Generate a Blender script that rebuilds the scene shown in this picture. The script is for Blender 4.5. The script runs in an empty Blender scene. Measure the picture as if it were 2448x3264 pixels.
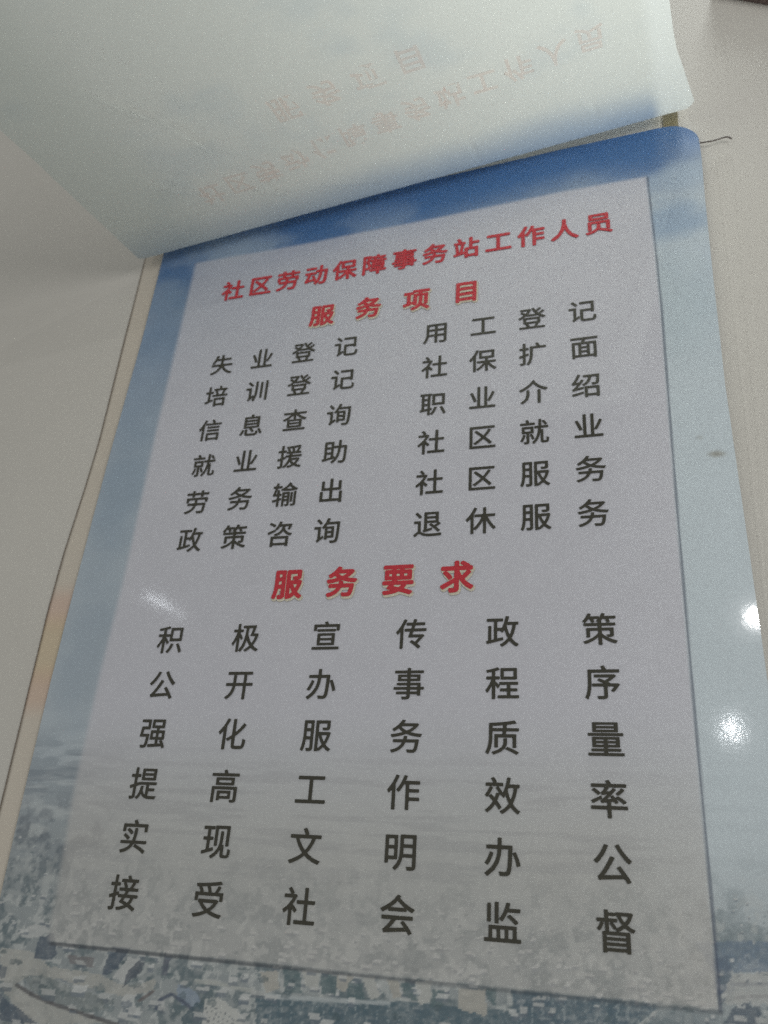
import bpy, math
import numpy as np
from mathutils import Matrix, Vector

sc = bpy.context.scene
COL = sc.collection
U = 0.075            # metres per layout unit (one column of the lower text block)
ZB = 1.45            # height of the layout origin on the wall
F = 2532.7           # focal length for a 3264 high frame

# wall frame: x right, y up, z out of the wall  ->  world X, Z, -Y
def W(x, y, z): return Vector((U * x, -U * z, ZB + U * y))

# ------------------------------------------------------------------ camera
R = np.array([[0.9572078667982922, 0.06388973209355919, -0.2822608755610251],
              [-0.06644791946706635, -0.9007504273788729, -0.42922411578949793],
              [-0.28166961805981405, 0.4296123481812311, -0.8579600553360553]])
T = np.array([-2.54799984, 1.56857121, 9.63736116])
CP = -R.T @ T
A = np.array([[1, 0, 0], [0, 0, -1], [0, 1, 0]], float)
Rw = A @ R.T @ np.diag([1, -1, -1])
cd = bpy.data.cameras.new("camera"); cam = bpy.data.objects.new("camera", cd); COL.objects.link(cam)
m4 = Matrix([list(r) + [0] for r in Rw.tolist()] + [[0, 0, 0, 1]])
m4.translation = W(*CP)
cam.matrix_world = m4
cd.sensor_fit = 'VERTICAL'; cd.sensor_height = 36.0; cd.sensor_width = 27.0
cd.lens = 36.0 * F / 3264.0
cd.clip_start = 0.01; cd.clip_end = 200
cd.dof.use_dof = True; cd.dof.focus_distance = 8.4 * U; cd.dof.aperture_fstop = 6.5
sc.camera = cam
sc.cycles.use_denoising = False
sc.cycles.use_adaptive_sampling = True; sc.cycles.adaptive_threshold = 0.03; sc.cycles.adaptive_min_samples = 16
sc.cycles.max_bounces = 8

# ------------------------------------------------------------------ world, lamps, exposure
w = bpy.data.worlds.new("World"); sc.world = w; w.use_nodes = True
bg = w.node_tree.nodes["Background"]
bg.inputs[0].default_value = (0.96, 0.99, 0.98, 1); bg.inputs[1].default_value = 0.25
sc.view_settings.view_transform = 'Standard'; sc.view_settings.look = 'None'
sc.view_settings.exposure = 0; sc.view_settings.gamma = 1

def area(name, pos, target, size, power, color=(1, 1, 1), shape='DISK', size_y=None, spread=180):
    l = bpy.data.lights.new(name, 'AREA'); l.shape = shape; l.size = size
    if size_y: l.size_y = size_y
    l.energy = power; l.color = color; l.spread = math.radians(spread)
    o = bpy.data.objects.new(name, l); COL.objects.link(o)
    o.location = W(*pos)
    d = W(*target) - W(*pos)
    o.rotation_euler = d.to_track_quat('-Z', 'Y').to_euler()
    return o

area("ceiling_panel_light", (8.8, 20, 1.9), (6.0, 7, 4.8), 0.3, 2.0, (0.94, 1.0, 0.975), spread=62)
area("room_light", (29, 2, 27), (3, 0, 0), 1.3, 21.0, (1.0, 1.0, 0.99))
area("left_fill_light", (-38, 2, 26), (0, 0, 0), 1.3, 4.0, (0.98, 1.0, 0.99))  # added fill lamp lifting the left side, no actual window there
LAMPS = [("ceiling_lamp", (6.50, 0.08), 0.032, 1.3, (1, 1, 1)), ("ceiling_lamp", (6.14, -1.0), 0.034, .26, (0.93, 0.97, 1.0))]

# ------------------------------------------------------------------ helpers
def hsh(i, j, seed):
    n = np.sin(i * 127.1 + j * 311.7 + seed * 74.7) * 43758.5453
    return n - np.floor(n)
def vn(x, y, seed=0):
    i = np.floor(x); j = np.floor(y); u = x - i; v = y - j
    u = u * u * (3 - 2 * u); v = v * v * (3 - 2 * v)
    a = hsh(i, j, seed); b = hsh(i + 1, j, seed); c = hsh(i, j + 1, seed); d = hsh(i + 1, j + 1, seed)
    return (a * (1 - u) + b * u) * (1 - v) + (c * (1 - u) + d * u) * v
def fbm(x, y, seed=0, n=4):
    s = 0; a = 0.5; t = 0
    for k in range(n):
        s = s + a * vn(x, y, seed + k); t += a; x = x * 2.03 + 5.2; y = y * 2.03 + 1.7; a *= .55
    return s / t
def sm(a, b, x):
    t = np.clip((x - a) / (b - a), 0, 1); return t * t * (3 - 2 * t)
def lin(c):
    c = np.asarray(c, float) / 255.0
    return np.where(c <= .04045, c / 12.92, ((c + .055) / 1.055) ** 2.4)

def obj(name, me, mat, parent=None):
    o = bpy.data.objects.new(name, me); COL.objects.link(o)
    if mat: me.materials.append(mat)
    if parent: o.parent = parent
    return o
def tag(o, label=None, cat=None, kind=None):
    if label: o['label'] = label
    if cat: o['category'] = cat
    if kind: o['kind'] = kind
    return o
def mesh(name, co, faces, smooth=True):
    me = bpy.data.meshes.new(name)
    me.from_pydata([tuple(c) for c in co], [], faces)
    if smooth: me.polygons.foreach_set('use_smooth', [True] * len(me.polygons))
    me.update(); return me
def grid(name, P, rgb=None, thick=None):
    """P: (ny, nx, 3) wall-frame points -> sheet mesh facing +z"""
    ny, nx = P.shape[:2]
    co = np.empty((ny * nx, 3)); Q = P.reshape(-1, 3)
    co[:, 0] = U * Q[:, 0]; co[:, 1] = -U * Q[:, 2]; co[:, 2] = ZB + U * Q[:, 1]
    j, i = np.mgrid[0:ny - 1, 0:nx - 1]; a = (j * nx + i).ravel()
    f = np.stack([a, a + 1, a + nx + 1, a + nx], 1).astype(np.int32)
    me = bpy.data.meshes.new(name)
    me.vertices.add(len(co)); me.vertices.foreach_set('co', co.ravel().astype(np.float32))
    me.loops.add(f.size); me.loops.foreach_set('vertex_index', f.ravel())
    me.polygons.add(len(f)); me.polygons.foreach_set('loop_start', np.arange(0, f.size, 4, dtype=np.int32))
    me.polygons.foreach_set('use_smooth', np.ones(len(f), bool))
    me.update(calc_edges=True)
    if rgb is not None:
        at = me.color_attributes.new('print', 'FLOAT_COLOR', 'POINT')
        c = np.ones((ny * nx, 4), np.float32); c[:, :3] = rgb.reshape(-1, 3)
        at.data.foreach_set('color', c.ravel())
    return me

def nodes(name):
    m = bpy.data.materials.new(name); m.use_nodes = True
    return m, m.node_tree.nodes, m.node_tree.links, m.node_tree.nodes['Principled BSDF']
def noise(n, l, scale, detail=2, rough=.5):
    tc = n.new('ShaderNodeTexCoord'); t = n.new('ShaderNodeTexNoise')
    t.inputs['Scale'].default_value = scale; t.inputs['Detail'].default_value = detail
    t.inputs['Roughness'].default_value = rough
    l.new(tc.outputs['Object'], t.inputs['Vector']); return t
def film(n, l, b, rough=.07, k=1.0):
    """laminating film: thin clear coat with the fine pebble of cold lamination"""
    b.inputs['Roughness'].default_value = .55
    b.inputs['Specular IOR Level'].default_value = .25
    b.inputs['Coat Weight'].default_value = 1.0
    b.inputs['Coat Roughness'].default_value = rough
    t1 = noise(n, l, 420, 1); t2 = noise(n, l, 60, 2)
    ad = n.new('ShaderNodeMath'); ad.operation = 'MULTIPLY_ADD'; ad.inputs[1].default_value = .25
    l.new(t1.outputs['Fac'], ad.inputs[0]); l.new(t2.outputs['Fac'], ad.inputs[2])
    bp = n.new('ShaderNodeBump'); bp.inputs['Strength'].default_value = .11 * k; bp.inputs['Distance'].default_value = .0003
    l.new(ad.outputs[0], bp.inputs['Height']); l.new(bp.outputs[0], b.inputs['Coat Normal'])

def mat_plain(name, c, rough=.6):
    m, n, l, b = nodes(name); b.inputs['Base Color'].default_value = (*c, 1); b.inputs['Roughness'].default_value = rough
    t = noise(n, l, 180, 3); r = n.new('ShaderNodeMixRGB'); r.blend_type = 'MULTIPLY'; r.inputs[0].default_value = .25
    r.inputs[1].default_value = (*c, 1); l.new(t.outputs['Fac'], r.inputs[2]); 
    l.new(r.outputs[0], b.inputs['Base Color']); return m
def mat_ink(name, c):
    m, n, l, b = nodes(name)
    t = noise(n, l, 900, 2); cr = n.new('ShaderNodeValToRGB')
    cr.color_ramp.elements[0].color = (*[v * .8 for v in c], 1); cr.color_ramp.elements[1].color = (*[min(1, v * 1.2) for v in c], 1)
    l.new(t.outputs['Fac'], cr.inputs[0]); l.new(cr.outputs[0], b.inputs['Base Color'])
    film(n, l, b); return m
def mat_print(name, coat=True):
    m, n, l, b = nodes(name)
    a = n.new('ShaderNodeAttribute'); a.attribute_name = 'print'
    l.new(a.outputs['Color'], b.inputs['Base Color'])
    if coat: film(n, l, b)
    else: b.inputs['Roughness'].default_value = .5
    return m

# ------------------------------------------------------------------ wall
m, n, l, b = nodes('wall_paint')
t = noise(n, l, 3.0, 5, .6); cr = n.new('ShaderNodeValToRGB')
cr.color_ramp.elements[0].position = .3; cr.color_ramp.elements[0].color = (.655, .622, .56, 1)
cr.color_ramp.elements[1].position = .75; cr.color_ramp.elements[1].color = (.715, .68, .615, 1)
l.new(t.outputs['Fac'], cr.inputs[0]); l.new(cr.outputs[0], b.inputs['Base Color'])
b.inputs['Roughness'].default_value = .6
t2 = noise(n, l, 260, 3); bp = n.new('ShaderNodeBump'); bp.inputs['Strength'].default_value = .15; bp.inputs['Distance'].default_value = .0006
l.new(t2.outputs['Fac'], bp.inputs['Height']); l.new(bp.outputs[0], b.inputs['Normal'])
gx, gy = np.meshgrid(np.linspace(-24, 26, 51), np.linspace(-18, 24, 43))
wall = obj('wall', grid('wall', np.stack([gx, gy, 0 * gx], -1)), m); tag(wall, kind='structure')

# ------------------------------------------------------------------ backing page behind the poster
LY = [-5.2, -2.06, -1.71, -.59, .4, 1.24, 2.32, 3.03, 5.22, 6.44, 7.6]
LX = [-1.90, -1.895, -1.90, -1.925, -1.94, -1.92, -1.845, -1.81, -1.815, -1.812, -1.80]
def back_left(y): return np.interp(y, LY, LX)
def back_right(y): return np.interp(y, [-5.2, 2.1, 4.3, 6.5, 7.6], [6.2, 6.2, 6.2, 6.2, 6.2])
yy = np.linspace(-5.2, 7.62, 260); tt = np.linspace(0, 1, 170)
X = back_left(yy)[:, None] * (1 - tt) + back_right(yy)[:, None] * tt; Y = yy[:, None] + 0 * X
Z = .018 + .006 * (fbm(X * .7, Y * .5, 3) - .5)
base = lin((214, 207, 193)) + 0 * X[..., None]
def blot(c, y0, y1, amt, soft=.3):
    global base
    k = amt * sm(y0 - soft, y0 + soft * .3, Y) * (1 - sm(y1 - soft * .3, y1 + soft, Y)) * (1 - sm(-1.5, -1.3, X))
    base = base * (1 - k[..., None]) + lin(c) * k[..., None]
blot((230, 196, 168), -4, 7.5, .12, .6)
blot((226, 160, 130), .35, .62, .28, .25)
blot((216, 182, 112), -.35, .25, .32, .25)
blot((222, 158, 118), -.75, -.45, .28, .25)
m = mat_print('backing_paper', False)
backing = obj('backing_page', grid('backing_page', np.stack([X, Y, Z], -1), base), m)
so = backing.modifiers.new('t', 'SOLIDIFY'); so.thickness = .0006; so.offset = -1
tag(backing, 'cream backing page with faint orange marks, lying flat on the wall behind the blue poster', 'backing page')
# dark raised strip standing in for the shadow line along its left side
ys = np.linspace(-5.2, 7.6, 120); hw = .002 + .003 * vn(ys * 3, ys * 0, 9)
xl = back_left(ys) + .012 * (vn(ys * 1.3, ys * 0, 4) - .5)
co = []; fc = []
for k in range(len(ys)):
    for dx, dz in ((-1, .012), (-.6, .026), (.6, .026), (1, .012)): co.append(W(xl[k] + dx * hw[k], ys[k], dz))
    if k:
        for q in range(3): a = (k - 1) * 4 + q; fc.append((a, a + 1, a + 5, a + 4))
obj('edge_shadow_strip', mesh('edge_shadow_strip', co, fc), mat_plain('brown_shadow_line', (.24, .19, .15)), backing)
# faint seams of the wall covering on its right side
for x0, x1, wd_ in ((7.02, 6.72, .03), (6.82, 6.64, .022)):
    ys = np.linspace(-5, 6.4, 80); co = []; fc = []
    for k in range(80):
        x = x0 + (x1 - x0) * (6.4 - ys[k]) / 5.2 + .015 * (vn(ys[k:k + 1] * 2, ys[k:k + 1] * 0, 3)[0] - .5)
        for dx, dz in ((-wd_, .0005), (0, .003), (wd_, .0005)): co.append(W(x + dx, ys[k], dz))
        if k:
            for q in range(2): a = (k - 1) * 3 + q; fc.append((a, a + 1, a + 4, a + 3))
    obj('seam', mesh('seam', co, fc), wall.data.materials[0], wall)

# ------------------------------------------------------------------ the printed poster
PY = [-4.9, -2.96, -2.2, -1.49, -.43, .77, 1.82, 3.01, 4.09, 4.89, 6.5, 7.2]
PX = [-1.52, -1.545, -1.57, -1.58, -1.585, -1.57, -1.55, -1.515, -1.48, -1.45, -1.43, -1.43]
def p_left(y): return np.interp(y, PY, PX)
def p_right(y): return np.interp(y, [-4.9, -.5, 1.2, 3.0, 4.6, 5.9, 6.6, 7.2], [6.49, 6.505, 6.51, 6.51, 6.55, 6.59, 6.62, 6.63])
def p_top(x): return np.interp(x, [-2, 2.2, 3.5, 4.87, 6.2, 6.7], [6.86, 6.91, 6.965, 7.035, 7.09, 7.10])
def p_z(x, y):
    z = .075 + .03 * (fbm(x * .45 + 3, y * .4, 11, 2) - .5)
    z = z
    return z - .05 * sm(6.1, 6.7, x) * sm(6.4, 7.1, y)

def mirror(pt, k):      # where a lamp hangs that is mirrored at this spot of the poster
    x, y = pt; h = .02
    gx = float(p_z(np.float64(x + h), np.float64(y)) - p_z(np.float64(x - h), np.float64(y))) / (2 * h)
    gy = float(p_z(np.float64(x), np.float64(y + h)) - p_z(np.float64(x), np.float64(y - h))) / (2 * h)
    nn_ = np.array([-gx, -gy, 1.0]); nn_ /= np.linalg.norm(nn_)
    p = np.array([x, y, .08]); d = p - CP; d = d - 2 * (d @ nn_) * nn_
    return p + d * k
for nm, pt, sz, pw_, c_ in LAMPS:
    area(nm, tuple(mirror(pt, 4.0)), (*pt, 0), sz, pw_, c_)
for ta, tb, wd_, pw_ in (((-.455, .60), (.17, .24), .012, .07), ((-.45, .585), (-.12, .40), .018, .08)):   # fluorescent tube
    a_, b_ = W(*mirror(ta, 4.0)), W(*mirror(tb, 4.0))
    ln_ = bpy.data.lights.new('tube_lamp', 'AREA'); ln_.shape = 'RECTANGLE'; ln_.size = (b_ - a_).length; ln_.size_y = wd_
    ln_.energy = pw_; ln_.color = (.90, .95, 1.0)
    o = bpy.data.objects.new('tube_lamp', ln_); COL.objects.link(o)
    ex = (b_ - a_).normalized(); ez = ((a_ + b_) / 2 - W(0, .3, 0)); ez = (ez - ex * ez.dot(ex)).normalized(); ey = ez.cross(ex)
    mt = Matrix((ex, ey, ez)).transposed().to_4x4(); mt.translation = (a_ + b_) / 2; o.matrix_world = mt

NX = 500
ty = np.concatenate([np.linspace(0, .33, 300, endpoint=False), np.linspace(.33, 1, 420)])
tx = np.linspace(0, 1, NX)
TY, TX = np.meshgrid(ty, tx, indexing='ij')
Yb = -4.85
X = p_left(Yb + TY * 11.9); Xr = p_right(Yb + TY * 11.9); X = X * (1 - TX) + Xr * TX
Y = Yb + TY * (p_top(X) - Yb)
# rounded upper right corner
rr = .34
Xe = p_right(Y); 
cut = np.clip(X - (Xe - rr), 0, rr); ymax = p_top(X) - (rr - np.sqrt(np.maximum(rr * rr - cut * cut, 0)))
Y = np.minimum(Y, Yb + TY * (ymax - Yb))
Z = p_z(X, Y)
P = np.stack([X, Y, Z], -1)
q = P.reshape(-1, 3) @ R.T + T
PXs = (q[:, 0] / q[:, 2] * F + 1224).reshape(X.shape); PYs = (q[:, 1] / q[:, 2] * F + 1632).reshape(X.shape)

LOW = 330
def over(c, k):
    global img
    img = img * (1 - k[..., None]) + lin(c) * k[..., None]
def poly(pts, c, k=1.0, noise_amt=.25, rag=7, seed=0):
    """fill a polygon of the printed aerial picture (page points given where they are seen)"""
    global img
    pts = np.array(pts, float)
    x0, y0 = pts.min(0) - 2; x1, y1 = pts.max(0) + 2
    QX = PXs[:LOW]; QY = PYs[:LOW]
    ri, ci = np.nonzero((QX > x0) & (QX < x1) & (QY > y0) & (QY < y1))
    if not len(ri): return
    ax0 = QX[ri, ci]; ay0 = QY[ri, ci]
    ax = ax0 + rag * (vn(ax0 / 12, ay0 / 12, seed) - .5); ay = ay0 + rag * (vn(ax0 / 12, ay0 / 12, seed + 5) - .5)
    ins = np.zeros(ax.shape, bool)
    for (xa, ya), (xb, yb) in zip(pts, np.roll(pts, -1, 0)):
        if ya == yb: continue
        ins ^= ((ya > ay) != (yb > ay)) & (ax < (xb - xa) * (ay - ya) / (yb - ya) + xa)
    kk = (ins * k * (1 - noise_amt * vn(ax0 / 7, ay0 / 7, seed + 2)))[:, None]
    img[ri, ci] = img[ri, ci] * (1 - kk) + lin(c) * kk
def line(pts, wd, c, k=1.0):
    for (xa, ya), (xb, yb) in zip(pts[:-1], pts[1:]):
        mm = (PXs > min(xa, xb) - 30) & (PXs < max(xa, xb) + 30) & (PYs > min(ya, yb) - 30) & (PYs < max(ya, yb) + 30)
        ax = PXs[mm]; ay = PYs[mm]; L2 = (xb - xa) ** 2 + (yb - ya) ** 2
        tq = np.clip(((ax - xa) * (xb - xa) + (ay - ya) * (yb - ya)) / L2, 0, 1)
        d = np.hypot(ax - xa - tq * (xb - xa), ay - ya - tq * (yb - ya))
        kk = np.zeros(PXs.shape); kk[mm] = k * (1 - sm(wd * .5, wd * .5 + 5, d + 3 * (vn(ax / 10, ay / 10, 3) - .5))); over(c, kk)

# sky: blue at the top fading to a pale haze, with soft cloud wisps
img = np.zeros(X.shape + (3,)) + lin((196, 204, 208))
n1 = fbm(X * .45, Y * .6, 21, 5); n2 = fbm(X * .9 + 4, Y * 1.1, 31, 5); n3 = fbm(X * .35, Y * .35, 41)
left = 1 - sm(-1.2, 5.5, X)
over((150, 170, 190), sm(-3.5, 6.0, Y) * (.35 + .65 * left) * (.7 + .4 * (n3 - .5)))
over((216, 226, 230), sm(4.8, 6.0, X) * (.88 - .28 * sm(1.5, 6, Y)))
over((86, 120, 162), sm(2.0, 6.6, Y + .9 * (n1 - .5)) * left * .80)
over((74, 116, 168), sm(5.6, 6.6, Y + .8 * (n1 - .5) + .26 * left) * (1 - .45 * sm(6.0, 6.6, X) * sm(7.0, 6.2, Y)))
over((190, 204, 216), sm(.50, .78, n2) * .40 * sm(2.0, 5, Y) * sm(6.9, 6.0, Y) * (1 - .4 * left))
def cloud(cx, cy, rx, ry, c, k, seed):
    d = np.hypot((X - cx) / rx, (Y - cy) / ry) + .8 * (fbm(X * 2.2, Y * 3, seed, 5) - .5)
    over(c, k * (1 - sm(.25, 1.15, d)))
cloud(.0, 6.2, 1.1, .42, (178, 194, 208), .6, 51); cloud(6.35, 6.15, .6, .30, (186, 202, 216), .75, 52)
cloud(6.2, 5.35, .6, .4, (146, 172, 200), .65, 53); cloud(-1.15, 5.0, .5, 1.0, (110, 142, 174), .35, 54)
cloud(6.1, 4.0, .7, .9, (190, 206, 212), .4, 55); cloud(-1.2, 2.2, .5, 1.4, (138, 160, 180), .35, 56)
cloud(-1.2, -.2, .5, 1.2, (146, 162, 178), .35, 57)

# hazy horizon streaks and the aerial view of the town
s = sm(-1.0, -2.6, Y); st = fbm(X * 1.2, Y * 14, 61, 3)
rgt = sm(5.0, 5.9, X)
over((178, 178, 170), s * .55 * (1 - .8 * rgt))
over((120, 128, 138), sm(.52, .66, st) * .42 * sm(-1.0, -1.6, Y) * (1 - .88 * rgt))
lf = 1 - sm(-.6, .2, X)
over((112, 126, 138), lf * sm(.42, .62, fbm(X * 2.0, Y * 9, 62, 3)) * .38 * sm(-.9, -1.35, Y))
tr = fbm(X * 6, Y * 7, 71, 5); blk = fbm(X * 13, Y * 11, 72, 4); fine = vn(X * 30, Y * 34, 73)
over((98, 106, 118), lf * sm(.44, .62, tr) * (.4 + .5 * fine) * sm(-1.6, -2.3, Y))
town = sm(-1.9, -3.2, Y)
over((156, 162, 162), town * .8)
over((92, 110, 116), town * sm(.46, .60, tr) * (.35 + .6 * fine))
over((206, 208, 204), town * sm(.54, .64, blk) * .6)
rs = np.random.RandomState(5)
def town_fill(n):
    """rows of small roofs with darker house sides and tree clumps"""
    for _ in range(n):
        a0 = rs.uniform(-60, 2500); yb = 2990 + 200 * (a0 / 2400); b0 = rs.uniform(yb - 330, 3290); far = np.clip((b0 - yb + 330) / 450, .25, 1)
        w_ = rs.uniform(16, 46) * far; h_ = rs.uniform(8, 20) * far; sk = rs.uniform(-.6, .9) * h_; g_ = rs.randint(-14, 14)
        if rs.rand() < .42:
            pts = [(a0 + w_ * .6 * math.cos(t) * rs.uniform(.7, 1.2), b0 + h_ * .8 * math.sin(t) * rs.uniform(.7, 1.2)) for t in np.linspace(0, 5.6, 8)]
            poly(pts, (84 + g_, 104 + g_, 110 + g_), .75, .6, 10, rs.randint(1000))
        else:
            poly([(a0, b0), (a0 + w_, b0 + w_ * .08), (a0 + w_ + sk, b0 - h_), (a0 + sk, b0 - h_ - 2)], (204 + g_, 205 + g_, 202 + g_), .85, .2, 3, rs.randint(1000))
            poly([(a0, b0), (a0 + w_, b0 + w_ * .08), (a0 + w_, b0 + h_ * .9 + w_ * .08), (a0, b0 + h_ * .9)], (112 + g_, 122 + g_, 132 + g_), .8, .35, 3, rs.randint(1000))
town_fill(420)
G1 = 2900.0
def z3(pts, ox): return [(ox + a / 2.033, G1 + c / 2.033) for a, c in pts]
D = (78, 92, 108); DT = (76, 98, 108); LB = (198, 199, 196); BE = (186, 182, 174)
poly(z3([(0, 250), (180, 260), (330, 370), (660, 420), (800, 490), (900, 480), (1010, 440), (1000, 520), (820, 570), (640, 520), (420, 460), (200, 420), (110, 480), (330, 600), (600, 700), (760, 740), (160, 740), (100, 640), (0, 480)], 0), (188, 186, 178), .9, .35)
poly(z3([(110, 150), (240, 90), (330, 130), (260, 170), (160, 180)], 0), LB, .9, .2, seed=1)
poly(z3([(250, 180), (350, 150), (370, 290), (330, 320), (220, 320)], 0), D, .9, .3, seed=2)
poly(z3([(440, 290), (610, 310), (600, 380), (460, 350)], 0), (128, 122, 122), .85, .3, seed=3)
poly(z3([(730, 235), (850, 245), (760, 380), (690, 430), (655, 420)], 0), D, .95, .3, seed=4)
poly(z3([(830, 310), (895, 320), (800, 470), (725, 440)], 0), LB, .95, .15, seed=5)
poly(z3([(895, 330), (945, 345), (890, 430), (790, 505), (830, 400)], 0), (84, 92, 104), .95, .3, seed=6)
poly(z3([(1070, 265), (1115, 270), (1075, 430), (1045, 420)], 0), (92, 98, 112), .9, .3, seed=7)
poly(z3([(1150, 480), (1260, 520), (1300, 600), (1240, 650), (1140, 590)], 0), (148, 162, 178), .9, .2, seed=8)
line(z3([(1010, 640), (1040, 580), (1110, 548), (1180, 590), (1245, 645)], 0), 7, (84, 94, 112), .9)
line(z3([(900, 590), (990, 530)], 0), 5, (110, 98, 96), .8)
poly(z3([(1180, 690), (1270, 600), (1320, 610), (1310, 740), (1180, 740)], 0), DT, .95, .3, seed=9)
poly(z3([(1330, 580), (1420, 570), (1590, 690), (1560, 760), (1310, 740)], 0), (206, 206, 200), .95, .1, seed=10)
for r in range(4):
    for c in range(8):
        a0 = 1345 + c * 27 - r * 8; b0 = 600 + c * 17 + r * 32
        poly(z3([(a0, b0), (a0 + 12, b0 + 7), (a0 + 10, b0 + 17), (a0 - 2, b0 + 10)], 0), (110, 116, 122), .8, .2, seed=r * 9 + c)
line(z3([(1270, 460), (1400, 475), (1650, 530)], 0), 9, (188, 190, 184), .8)
line(z3([(110, 488), (200, 545), (330, 605), (470, 650), (600, 695), (760, 745)], 0), 8, (92, 90, 92), .85)
poly(z3([(150, 430), (280, 420), (460, 500), (640, 560), (700, 640), (560, 670), (330, 590), (200, 520)], 0), (124, 132, 130), .75, .7, seed=11)
poly(z3([(0, 540), (60, 600), (170, 680), (240, 740), (0, 720)], 0), D, .9, .3, seed=12)
poly(z3([(0, 350), (45, 380), (30, 440), (0, 450)], 0), D, .7, .3, seed=13)
poly(z3([(0, 570), (900, 590), (1200, 620), (1659, 660), (1659, 760), (0, 760)], 816), (76, 102, 114), .95, .5, seed=14)
for k, pp in enumerate([[(30, 400), (140, 400), (150, 520), (60, 540)], [(290, 390), (405, 395), (410, 530), (330, 500)], [(530, 420), (640, 430), (580, 540), (520, 500)],
          [(690, 440), (760, 430), (810, 560), (740, 590)], [(840, 440), (920, 460), (945, 570), (890, 570)], [(1030, 460), (1140, 460), (1130, 590), (1060, 620)],
          [(1310, 510), (1490, 520), (1500, 690), (1310, 640)]]):
    poly(z3(pp, 816), (194, 194, 188) if k % 2 else (186, 182, 172), .95, .2, seed=20 + k)
for k, pp in enumerate([[(180, 380), (280, 390), (300, 540), (190, 540)], [(420, 410), (520, 430), (520, 550), (420, 550)], [(600, 470), (690, 470), (700, 600), (590, 600)],
          [(940, 470), (1030, 480), (1050, 600), (960, 560)], [(1140, 520), (1220, 520), (1210, 620), (1130, 640)], [(1490, 510), (1560, 520), (1550, 620), (1500, 600)]]):
    poly(z3(pp, 816), (86, 110, 114), .9, .35, seed=30 + k)
line(z3([(60, 555), (300, 575), (560, 590), (860, 605)], 816), 9, (188, 194, 194), .85)
poly(z3([(0, 520), (300, 545), (560, 570), (800, 590), (960, 620), (800, 760), (0, 760)], 1632), (78, 102, 116), .95, .55, seed=40)
for k in range(90):
    a0 = 20 + (k * 173) % 900; b0 = 570 + (k * 89) % 170; h = 14 + (k * 37) % 26
    poly(z3([(a0, b0), (a0 + 16, b0 + 4), (a0 + 12, b0 + h), (a0 + 2, b0 + h)], 1632 if k % 2 else 816), (180, 188, 188), .6, .5, seed=50 + k)
poly(z3([(1180, 205), (1700, 205), (1700, 395), (1560, 410), (1410, 400), (1300, 400)], 1632), (112, 130, 150), .8, .5, seed=60)
poly(z3([(1290, 320), (1400, 300), (1420, 400), (1450, 500), (1440, 545), (1310, 550)], 1632), (98, 112, 130), .8, .5, seed=61)
poly(z3([(1420, 420), (1700, 400), (1700, 620), (1550, 600), (1440, 620), (1350, 600)], 1632), (190, 190, 186), .9, .35, seed=62)
line(z3([(1430, 485), (1700, 480)], 1632), 5, (150, 152, 156), .6); line(z3([(1450, 570), (1700, 555)], 1632), 5, (160, 158, 158), .6)
poly(z3([(1370, 740), (1430, 640), (1510, 600), (1620, 660), (1600, 760)], 1632), D, .9, .35, seed=63)
poly(z3([(960, 620), (1200, 640), (1380, 650), (1380, 760), (860, 760)], 1632), (138, 148, 152), .8, .5, seed=64)

town_fill(330)
over((176, 182, 184), .06 * sm(-1.2, -2.6, Y))
# white translucent panel printed over the picture
def pan_l(y): return np.interp(y, [-3.3, -1.7, -.4, .8, 3.3, 6.1], [-.81, -.90, -.89, -.85, -.84, -.79])
def pan_r(y): return np.interp(y, [-3.3, -2.75, -1.9, -.6, .9, 2.4, 4, 5, 6.2], [5.775, 5.79, 5.80, 5.817, 5.841, 5.873, 5.912, 5.918, 5.912])
def pan_t(x): return np.interp(x, [-.8, 1.2, 3.1, 4.85, 5.95], [6.08, 6.09, 6.15, 6.22, 6.22])
Ybp = -3.268
e = .02
ins = sm(-.05, .05, X - pan_l(Y)) * sm(-e, e, pan_r(Y) - X) * sm(-e, e, Y - Ybp) * sm(-e * 2, e * 2, pan_t(X) - Y)
pw = .50 + .18 * rgt * (1 - sm(-2.7, -1.0, Y)) + .40 * sm(-2.7, -1.0, Y + .5 * (fbm(X * 1.1, Y * 2.0, 66) - .5)) - .22 * sm(2.5, 6.0, Y) * left - .06 * sm(5.6, 6.2, Y)
over((214, 212, 218), ins * pw * sm(-2.6, -.6, Y)); over((204, 200, 194), ins * pw * (1 - sm(-2.6, -.6, Y)))
# its printed grey edge rule on the right and lower side
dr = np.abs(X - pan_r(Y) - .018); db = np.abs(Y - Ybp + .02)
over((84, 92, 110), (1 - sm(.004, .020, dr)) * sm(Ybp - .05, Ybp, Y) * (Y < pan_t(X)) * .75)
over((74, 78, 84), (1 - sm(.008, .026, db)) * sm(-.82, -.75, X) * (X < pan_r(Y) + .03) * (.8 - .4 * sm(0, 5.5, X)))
# small brown stains, and print mottle
cloud(6.33, 1.94, .12, .06, (140, 128, 100), .6, 77); cloud(6.18, 2.16, .05, .04, (160, 156, 142), .3, 78)
img *= (1 + .05 * (fbm(X * 3, Y * 3, 91) - .5) + .05 * (vn(X * 38, Y * 38, 92) - .5))[..., None]
img = np.clip(img, .01, .9)

poster = bpy.data.objects.new('poster', None); COL.objects.link(poster)
tag(poster, 'large glossy blue and white notice poster with red headings and dark text on wall', 'poster')
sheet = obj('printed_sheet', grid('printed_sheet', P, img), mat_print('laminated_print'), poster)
so = sheet.modifiers.new('t', 'SOLIDIFY'); so.thickness = .0004; so.offset = -1
es = sheet.modifiers.new('e', 'EDGE_SPLIT'); es.split_angle = math.radians(50)

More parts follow.
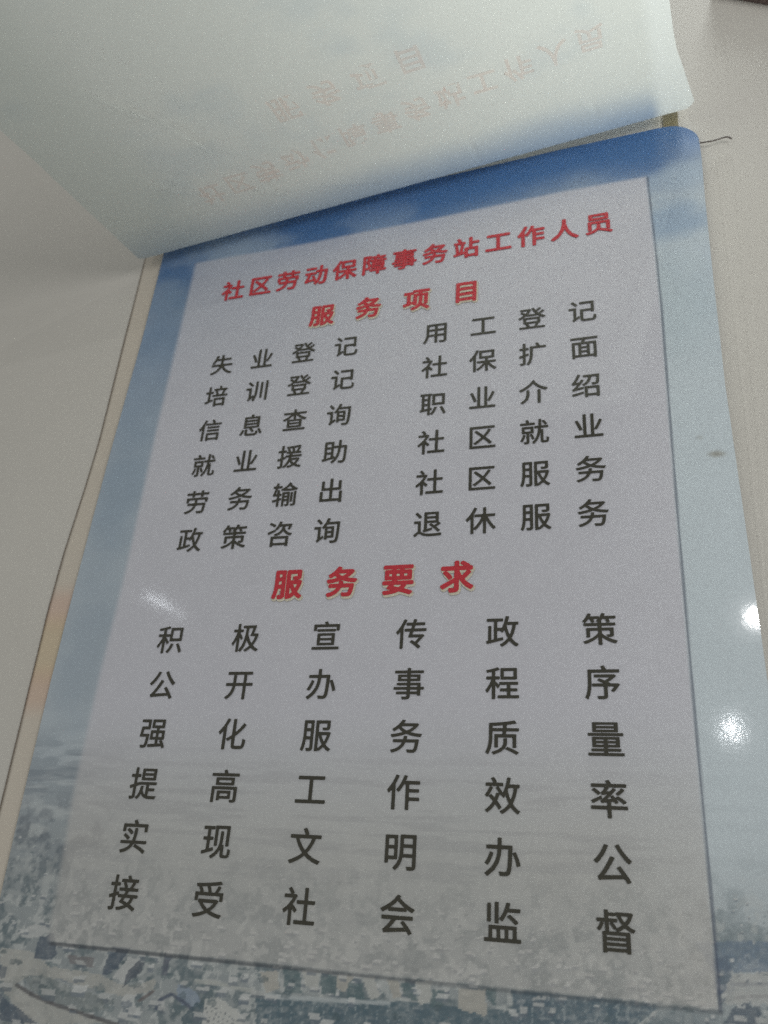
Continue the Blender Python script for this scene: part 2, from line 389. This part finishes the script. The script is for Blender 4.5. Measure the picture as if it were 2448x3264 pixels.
# ------------------------------------------------------------------ lettering
fc_cache = {}
def glyph(ch, bold):
    if (ch, bold) in fc_cache: return fc_cache[ch, bold]
    cu = bpy.data.curves.new('g', 'FONT'); cu.body = ch; cu.size = 1.0; cu.offset = bold; cu.resolution_u = 4
    o = bpy.data.objects.new('g', cu); COL.objects.link(o); bpy.context.view_layer.update()
    dg = bpy.context.evaluated_depsgraph_get(); me = bpy.data.meshes.new_from_object(o.evaluated_get(dg))
    v = np.array([tuple(a.co)[:2] for a in me.vertices]); f = [tuple(p.vertices) for p in me.polygons]
    bpy.data.objects.remove(o); bpy.data.meshes.remove(me); bpy.data.curves.remove(cu)
    fc_cache[ch, bold] = (v, f); return v, f
RING = {0: [(0, 0)], 4: [(1, 1), (-1, 1), (1, -1), (-1, -1)], 8: [(math.cos(a * math.pi / 4), math.sin(a * math.pi / 4)) for a in range(8)]}
def text(name, items, size, bold, mat, parent, lift, place, halo=None, flip=1, n=8):
    """items: (char, x, y) centres -> a line of flat printed glyphs laid on a surface, one mesh per character"""
    ln = bpy.data.objects.new(name, None); COL.objects.link(ln); ln.parent = parent
    for ch, cx, cy in items:
        v, f = glyph(ch, 0.0 if n else .02); co = []; fs = []; mi = []
        def put(ox, oy, lf, k):
            o = len(co)
            px = cx + (v[:, 0] - .5 + ox) * size; py = cy + flip * (v[:, 1] - .38 + oy) * size
            co.extend(place(a, c, lf) for a, c in zip(px, py)); fs.extend(tuple(o + i for i in (p if flip > 0 else p[::-1])) for p in f); mi.extend([k] * len(f))
        lf = lift
        if halo:
            for ox, oy in RING[8]: put(ox * .062 + .03, oy * .062 - .05, lf, 1); lf += .0005
        for ox, oy in RING[n]: put(ox * bold, oy * bold, lf, 0); lf += .0005
        o = obj('character', mesh('character', co, fs, False), mat, ln)
        if halo: o.data.materials.append(halo); o.data.polygons.foreach_set('material_index', mi)
    return ln
def on_poster(x, y, lift):
    return W(x, y, float(p_z(np.float64(x), np.float64(y))) + lift)
ROW = .5512
def yy_(hx, hy): return (hy + .006 * max(0, hy - 1.2) * (hx - 1)) * ROW
dark = mat_ink('dark_ink', (.048, .044, .028)); red = mat_ink('red_ink', (.62, .034, .05)); cream = mat_ink('cream_ink', (.72, .66, .52))
LF = .007
text('title_text', [(c, -.03 + .4415 * i, yy_(-.03 + .4415 * i, 9.83)) for i, c in enumerate('社区劳动保障事务站工作人员')], .375, .027, red, poster, LF, on_poster)
for hd, x0, dx, hy, sz in (('服务项目', 1.466, .684, 8.44, .375), ('服务要求', 1.447, .681, 1.175, .385)):
    it = [(c, x0 + dx * i, yy_(x0 + dx * i, hy)) for i, c in enumerate(hd)]
    text('heading_text', it, sz, .034, red, poster, LF, on_poster, cream)
RY = [7.34, 6.36, 5.355, 4.355, 3.36, 2.38]
for hy, s_ in zip(RY, ['失业登记', '培训登记', '信息查询', '就业援助', '劳务输出', '政策咨询']):
    text('list_text', [(c, .016 + .621 * i, yy_(.016 + .621 * i, hy)) for i, c in enumerate(s_)], .355, .011, dark, poster, LF, on_poster)
for hy, s_ in zip(RY, ['用工登记', '社保扩面', '职业介绍', '社区就业', '社区服务', '退休服务']):
    text('list_text', [(c, 3.129 + .6235 * i, yy_(3.129 + .6235 * i, hy)) for i, c in enumerate(s_)], .355, .011, dark, poster, LF, on_poster)
for j, s_ in enumerate(['积极宣传政策', '公开办事程序', '强化服务质量', '提高工作效率', '实现文明办公', '接受社会监督']):
    text('slogan_text', [(c, 1.0 * i, yy_(i, -j)) for i, c in enumerate(s_)], .360, .011, dark, poster, LF, on_poster)

# ------------------------------------------------------------------ the page above, folded up and out over its top edge
r0 = .25; PH = math.radians(85)
CR = [((-.23, 3.09), (.36, 2.35), .03), ((.36, 2.307), (.66, 1.69), .022), ((-.514, 1.544), (-.065, 1.206), .03), ((.867, 1.126), (1.12, .637), .018),
      ((3.70, .80), (3.74, .37), .016), ((5.30, .85), (5.36, .56), .018), ((1.6, .75), (2.3, .5), .015)]
def page(x, s, lift=0.0):
    x = np.asarray(x, float); s = np.asarray(s, float)
    k = (x + 1.55) / 8.11
    y0 = 6.34 + 1.08 * k; z0 = .19 - .08 * k
    xx = -1.66 + 8.26 * k; L = r0 * PH
    ph = np.clip(s / r0, 0, PH); q = np.maximum(s - L, 0); up = np.maximum(-s, 0)
    xo = xx - .117 * q
    yo = y0 + up - r0 * np.sin(ph) - math.cos(PH) * q
    zo = z0 + r0 * (1 - np.cos(ph)) + math.sin(PH) * q
    # right edge draws in, sheet waves, creases
    ny, nz = np.cos(ph), np.sin(ph)                       # normal of the underside (towards the viewer, below)
    b = lift + .05 * (fbm(x * .35 + 2, s * .5, 15, 2) - .5) * sm(.3, 1.5, s) + .014 * (fbm(x * 2.5, s * 2.5, 16, 2) - .5) * sm(.1, .6, s)
    for (xa, sa), (xb, sb), amp in CR:
        L2 = (xb - xa) ** 2 + (sb - sa) ** 2; tq = np.clip(((x - xa) * (xb - xa) + (s - sa) * (sb - sa)) / L2, 0, 1)
        dx = x - xa - tq * (xb - xa); ds = s - sa - tq * (sb - sa); d = np.hypot(dx, ds)
        b = b - 1.9 * amp * np.maximum(0, 1 - d / .07) * np.sin(np.pi * np.clip(tq, .12, .88))
    yo = yo + b * nz * 1.0; zo = zo - b * ny
    return xo, yo, zo
SMAX = 6.2
ss = np.concatenate([np.linspace(-.5, 0, 8, endpoint=False), np.linspace(0, .5, 40, endpoint=False), np.linspace(.5, 3.6, 190, endpoint=False), np.linspace(3.6, SMAX, 50)])
uu = np.linspace(0, 1, 420)
S, Ug = np.meshgrid(ss, uu, indexing='ij')
xr = np.interp(S, [-.5, .2, .363, .646, 1.02, 1.262, 1.524, 1.818, 2.5, 6.2], [6.46, 6.47, 6.556, 6.507, 6.446, 6.401, 6.386, 6.378, 6.36, 6.3])
xl = np.interp(S, [-.5, .1, .3, 6.2], [-1.47, -1.50, -1.55, -1.55])
Xp = xl * (1 - Ug) + xr * Ug
xo, yo, zo = page(Xp, S)
Pp = np.stack([xo, yo, zo], -1)
pim = np.zeros(S.shape + (3,)) + lin((228, 230, 224)); img = pim
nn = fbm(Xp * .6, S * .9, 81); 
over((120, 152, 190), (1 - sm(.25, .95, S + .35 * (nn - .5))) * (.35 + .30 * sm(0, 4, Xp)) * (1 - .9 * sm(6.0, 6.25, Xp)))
over((206, 214, 216), .4 * sm(.5, .75, fbm(Xp * .9, S * 1.2, 82)))
over((196, 204, 196), .3 * (1 - sm(-.8, .2, Xp)))
over((240, 243, 239), .8 * sm(6.0, 6.22, Xp + .06 * (nn - .5)))
pim = img
pm = bpy.data.materials.new('thin_page'); pm.use_nodes = True; n = pm.node_tree.nodes; l = pm.node_tree.links
b = n['Principled BSDF']; out = n['Material Output']
at = n.new('ShaderNodeAttribute'); at.attribute_name = 'print'
tr_ = n.new('ShaderNodeBsdfTranslucent'); mx = n.new('ShaderNodeMixShader'); mx.inputs[0].default_value = .5
l.new(at.outputs['Color'], b.inputs['Base Color']); l.new(at.outputs['Color'], tr_.inputs['Color'])
b.inputs['Roughness'].default_value = .38; b.inputs['Specular IOR Level'].default_value = .35
l.new(b.outputs[0], mx.inputs[1]); l.new(tr_.outputs[0], mx.inputs[2]); l.new(mx.outputs[0], out.inputs[0])
flip = obj('flipped_page', grid('flipped_page', Pp, pim), pm)
tag(flip, 'thin pale page folded up over the poster, faint red lettering showing through its back', 'page')
rm = bpy.data.materials.new('red_show_through'); rm.use_nodes = True; n = rm.node_tree.nodes; l = rm.node_tree.links
t_ = n.new('ShaderNodeBsdfTranslucent'); t_.inputs['Color'].default_value = (.80, .52, .50, 1)
ns = noise(n, l, 90, 2); cr = n.new('ShaderNodeValToRGB'); cr.color_ramp.elements[0].color = (.98, .85, .82, 1); cr.color_ramp.elements[1].color = (.98, .93, .91, 1)
l.new(ns.outputs['Fac'], cr.inputs[0]); l.new(cr.outputs[0], t_.inputs['Color'])
n.remove(n['Principled BSDF']); l.new(t_.outputs[0], n['Material Output'].inputs[0])
def on_page(x, s, lift):
    a = page(x, s, lift); return W(float(a[0]), float(a[1]), float(a[2]))
text('title_text', [(c, .22 + .437 * i, 1.14 + .125 * (.437 * i)) for i, c in enumerate('社区劳动保障事务站工作人员')], .36, .0, rm, flip, -.085, on_page, None, -1, 0)
text('heading_text', [(c, 1.80 + .55 * i, 2.09 + .08 * (.55 * i)) for i, c in enumerate('服务项目')], .38, .0, rm, flip, -.085, on_page, None, -1, 0)

# ------------------------------------------------------------------ small things
co = [W(6.205, 7.00, .021), W(6.395, 7.01, .021), W(6.415, 7.40, .021), W(6.215, 7.39, .021), W(6.205, 7.00, .030), W(6.395, 7.01, .030), W(6.415, 7.40, .030), W(6.215, 7.39, .030)]
tape = obj('tape_strip', mesh('tape_strip', co, [(4, 5, 6, 7), (0, 1, 5, 4), (1, 2, 6, 5), (2, 3, 7, 6), (3, 0, 4, 7), (3, 2, 1, 0)], False), mat_plain('olive_tape', (.30, .25, .13), .5))
tag(tape, 'short olive brown strip between the top of the blue poster and the folded page', 'strip')
pts = [(6.60, 6.71, .045), (6.64, 6.685, .06), (6.70, 6.655, .085), (6.79, 6.65, .085), (6.87, 6.675, .075), (6.94, 6.70, .07), (6.99, 6.69, .07), (7.02, 6.655, .06)]
cu = bpy.data.curves.new('loose_thread', 'CURVE'); cu.dimensions = '3D'; sp = cu.splines.new('NURBS'); sp.points.add(len(pts) - 1)
for a, q in zip(sp.points, pts): a.co = (*W(*q), 1)
sp.use_endpoint_u = True; sp.order_u = 4; cu.bevel_depth = .011 * U; cu.bevel_resolution = 2; cu.resolution_u = 6
o = bpy.data.objects.new('tmp', cu); COL.objects.link(o); bpy.context.view_layer.update()
me = bpy.data.meshes.new_from_object(o.evaluated_get(bpy.context.evaluated_depsgraph_get())); bpy.data.objects.remove(o)
th = obj('loose_thread', me, mat_plain('grey_thread', (.24, .21, .19)))
tag(th, 'thin dark loose thread curling out from the upper right corner of the poster', 'thread')
co = []
for z in (0.002, .22):
    co += [W(7.1, 9.75, z), W(8.9, 8.45, z), W(12, 9.0, z), W(9.8, 13, z)]  # plain dark brown slab filling the upper right corner
tr = obj('dark_corner_piece', mesh('dark_corner_piece', co, [(4, 5, 6, 7), (0, 1, 5, 4), (1, 2, 6, 5), (2, 3, 7, 6), (3, 0, 4, 7), (3, 2, 1, 0)], False), mat_plain('dark_brown', (.16, .11, .10)))
tag(tr, 'dark brown trim on the wall at the upper right corner of the picture', 'piece')
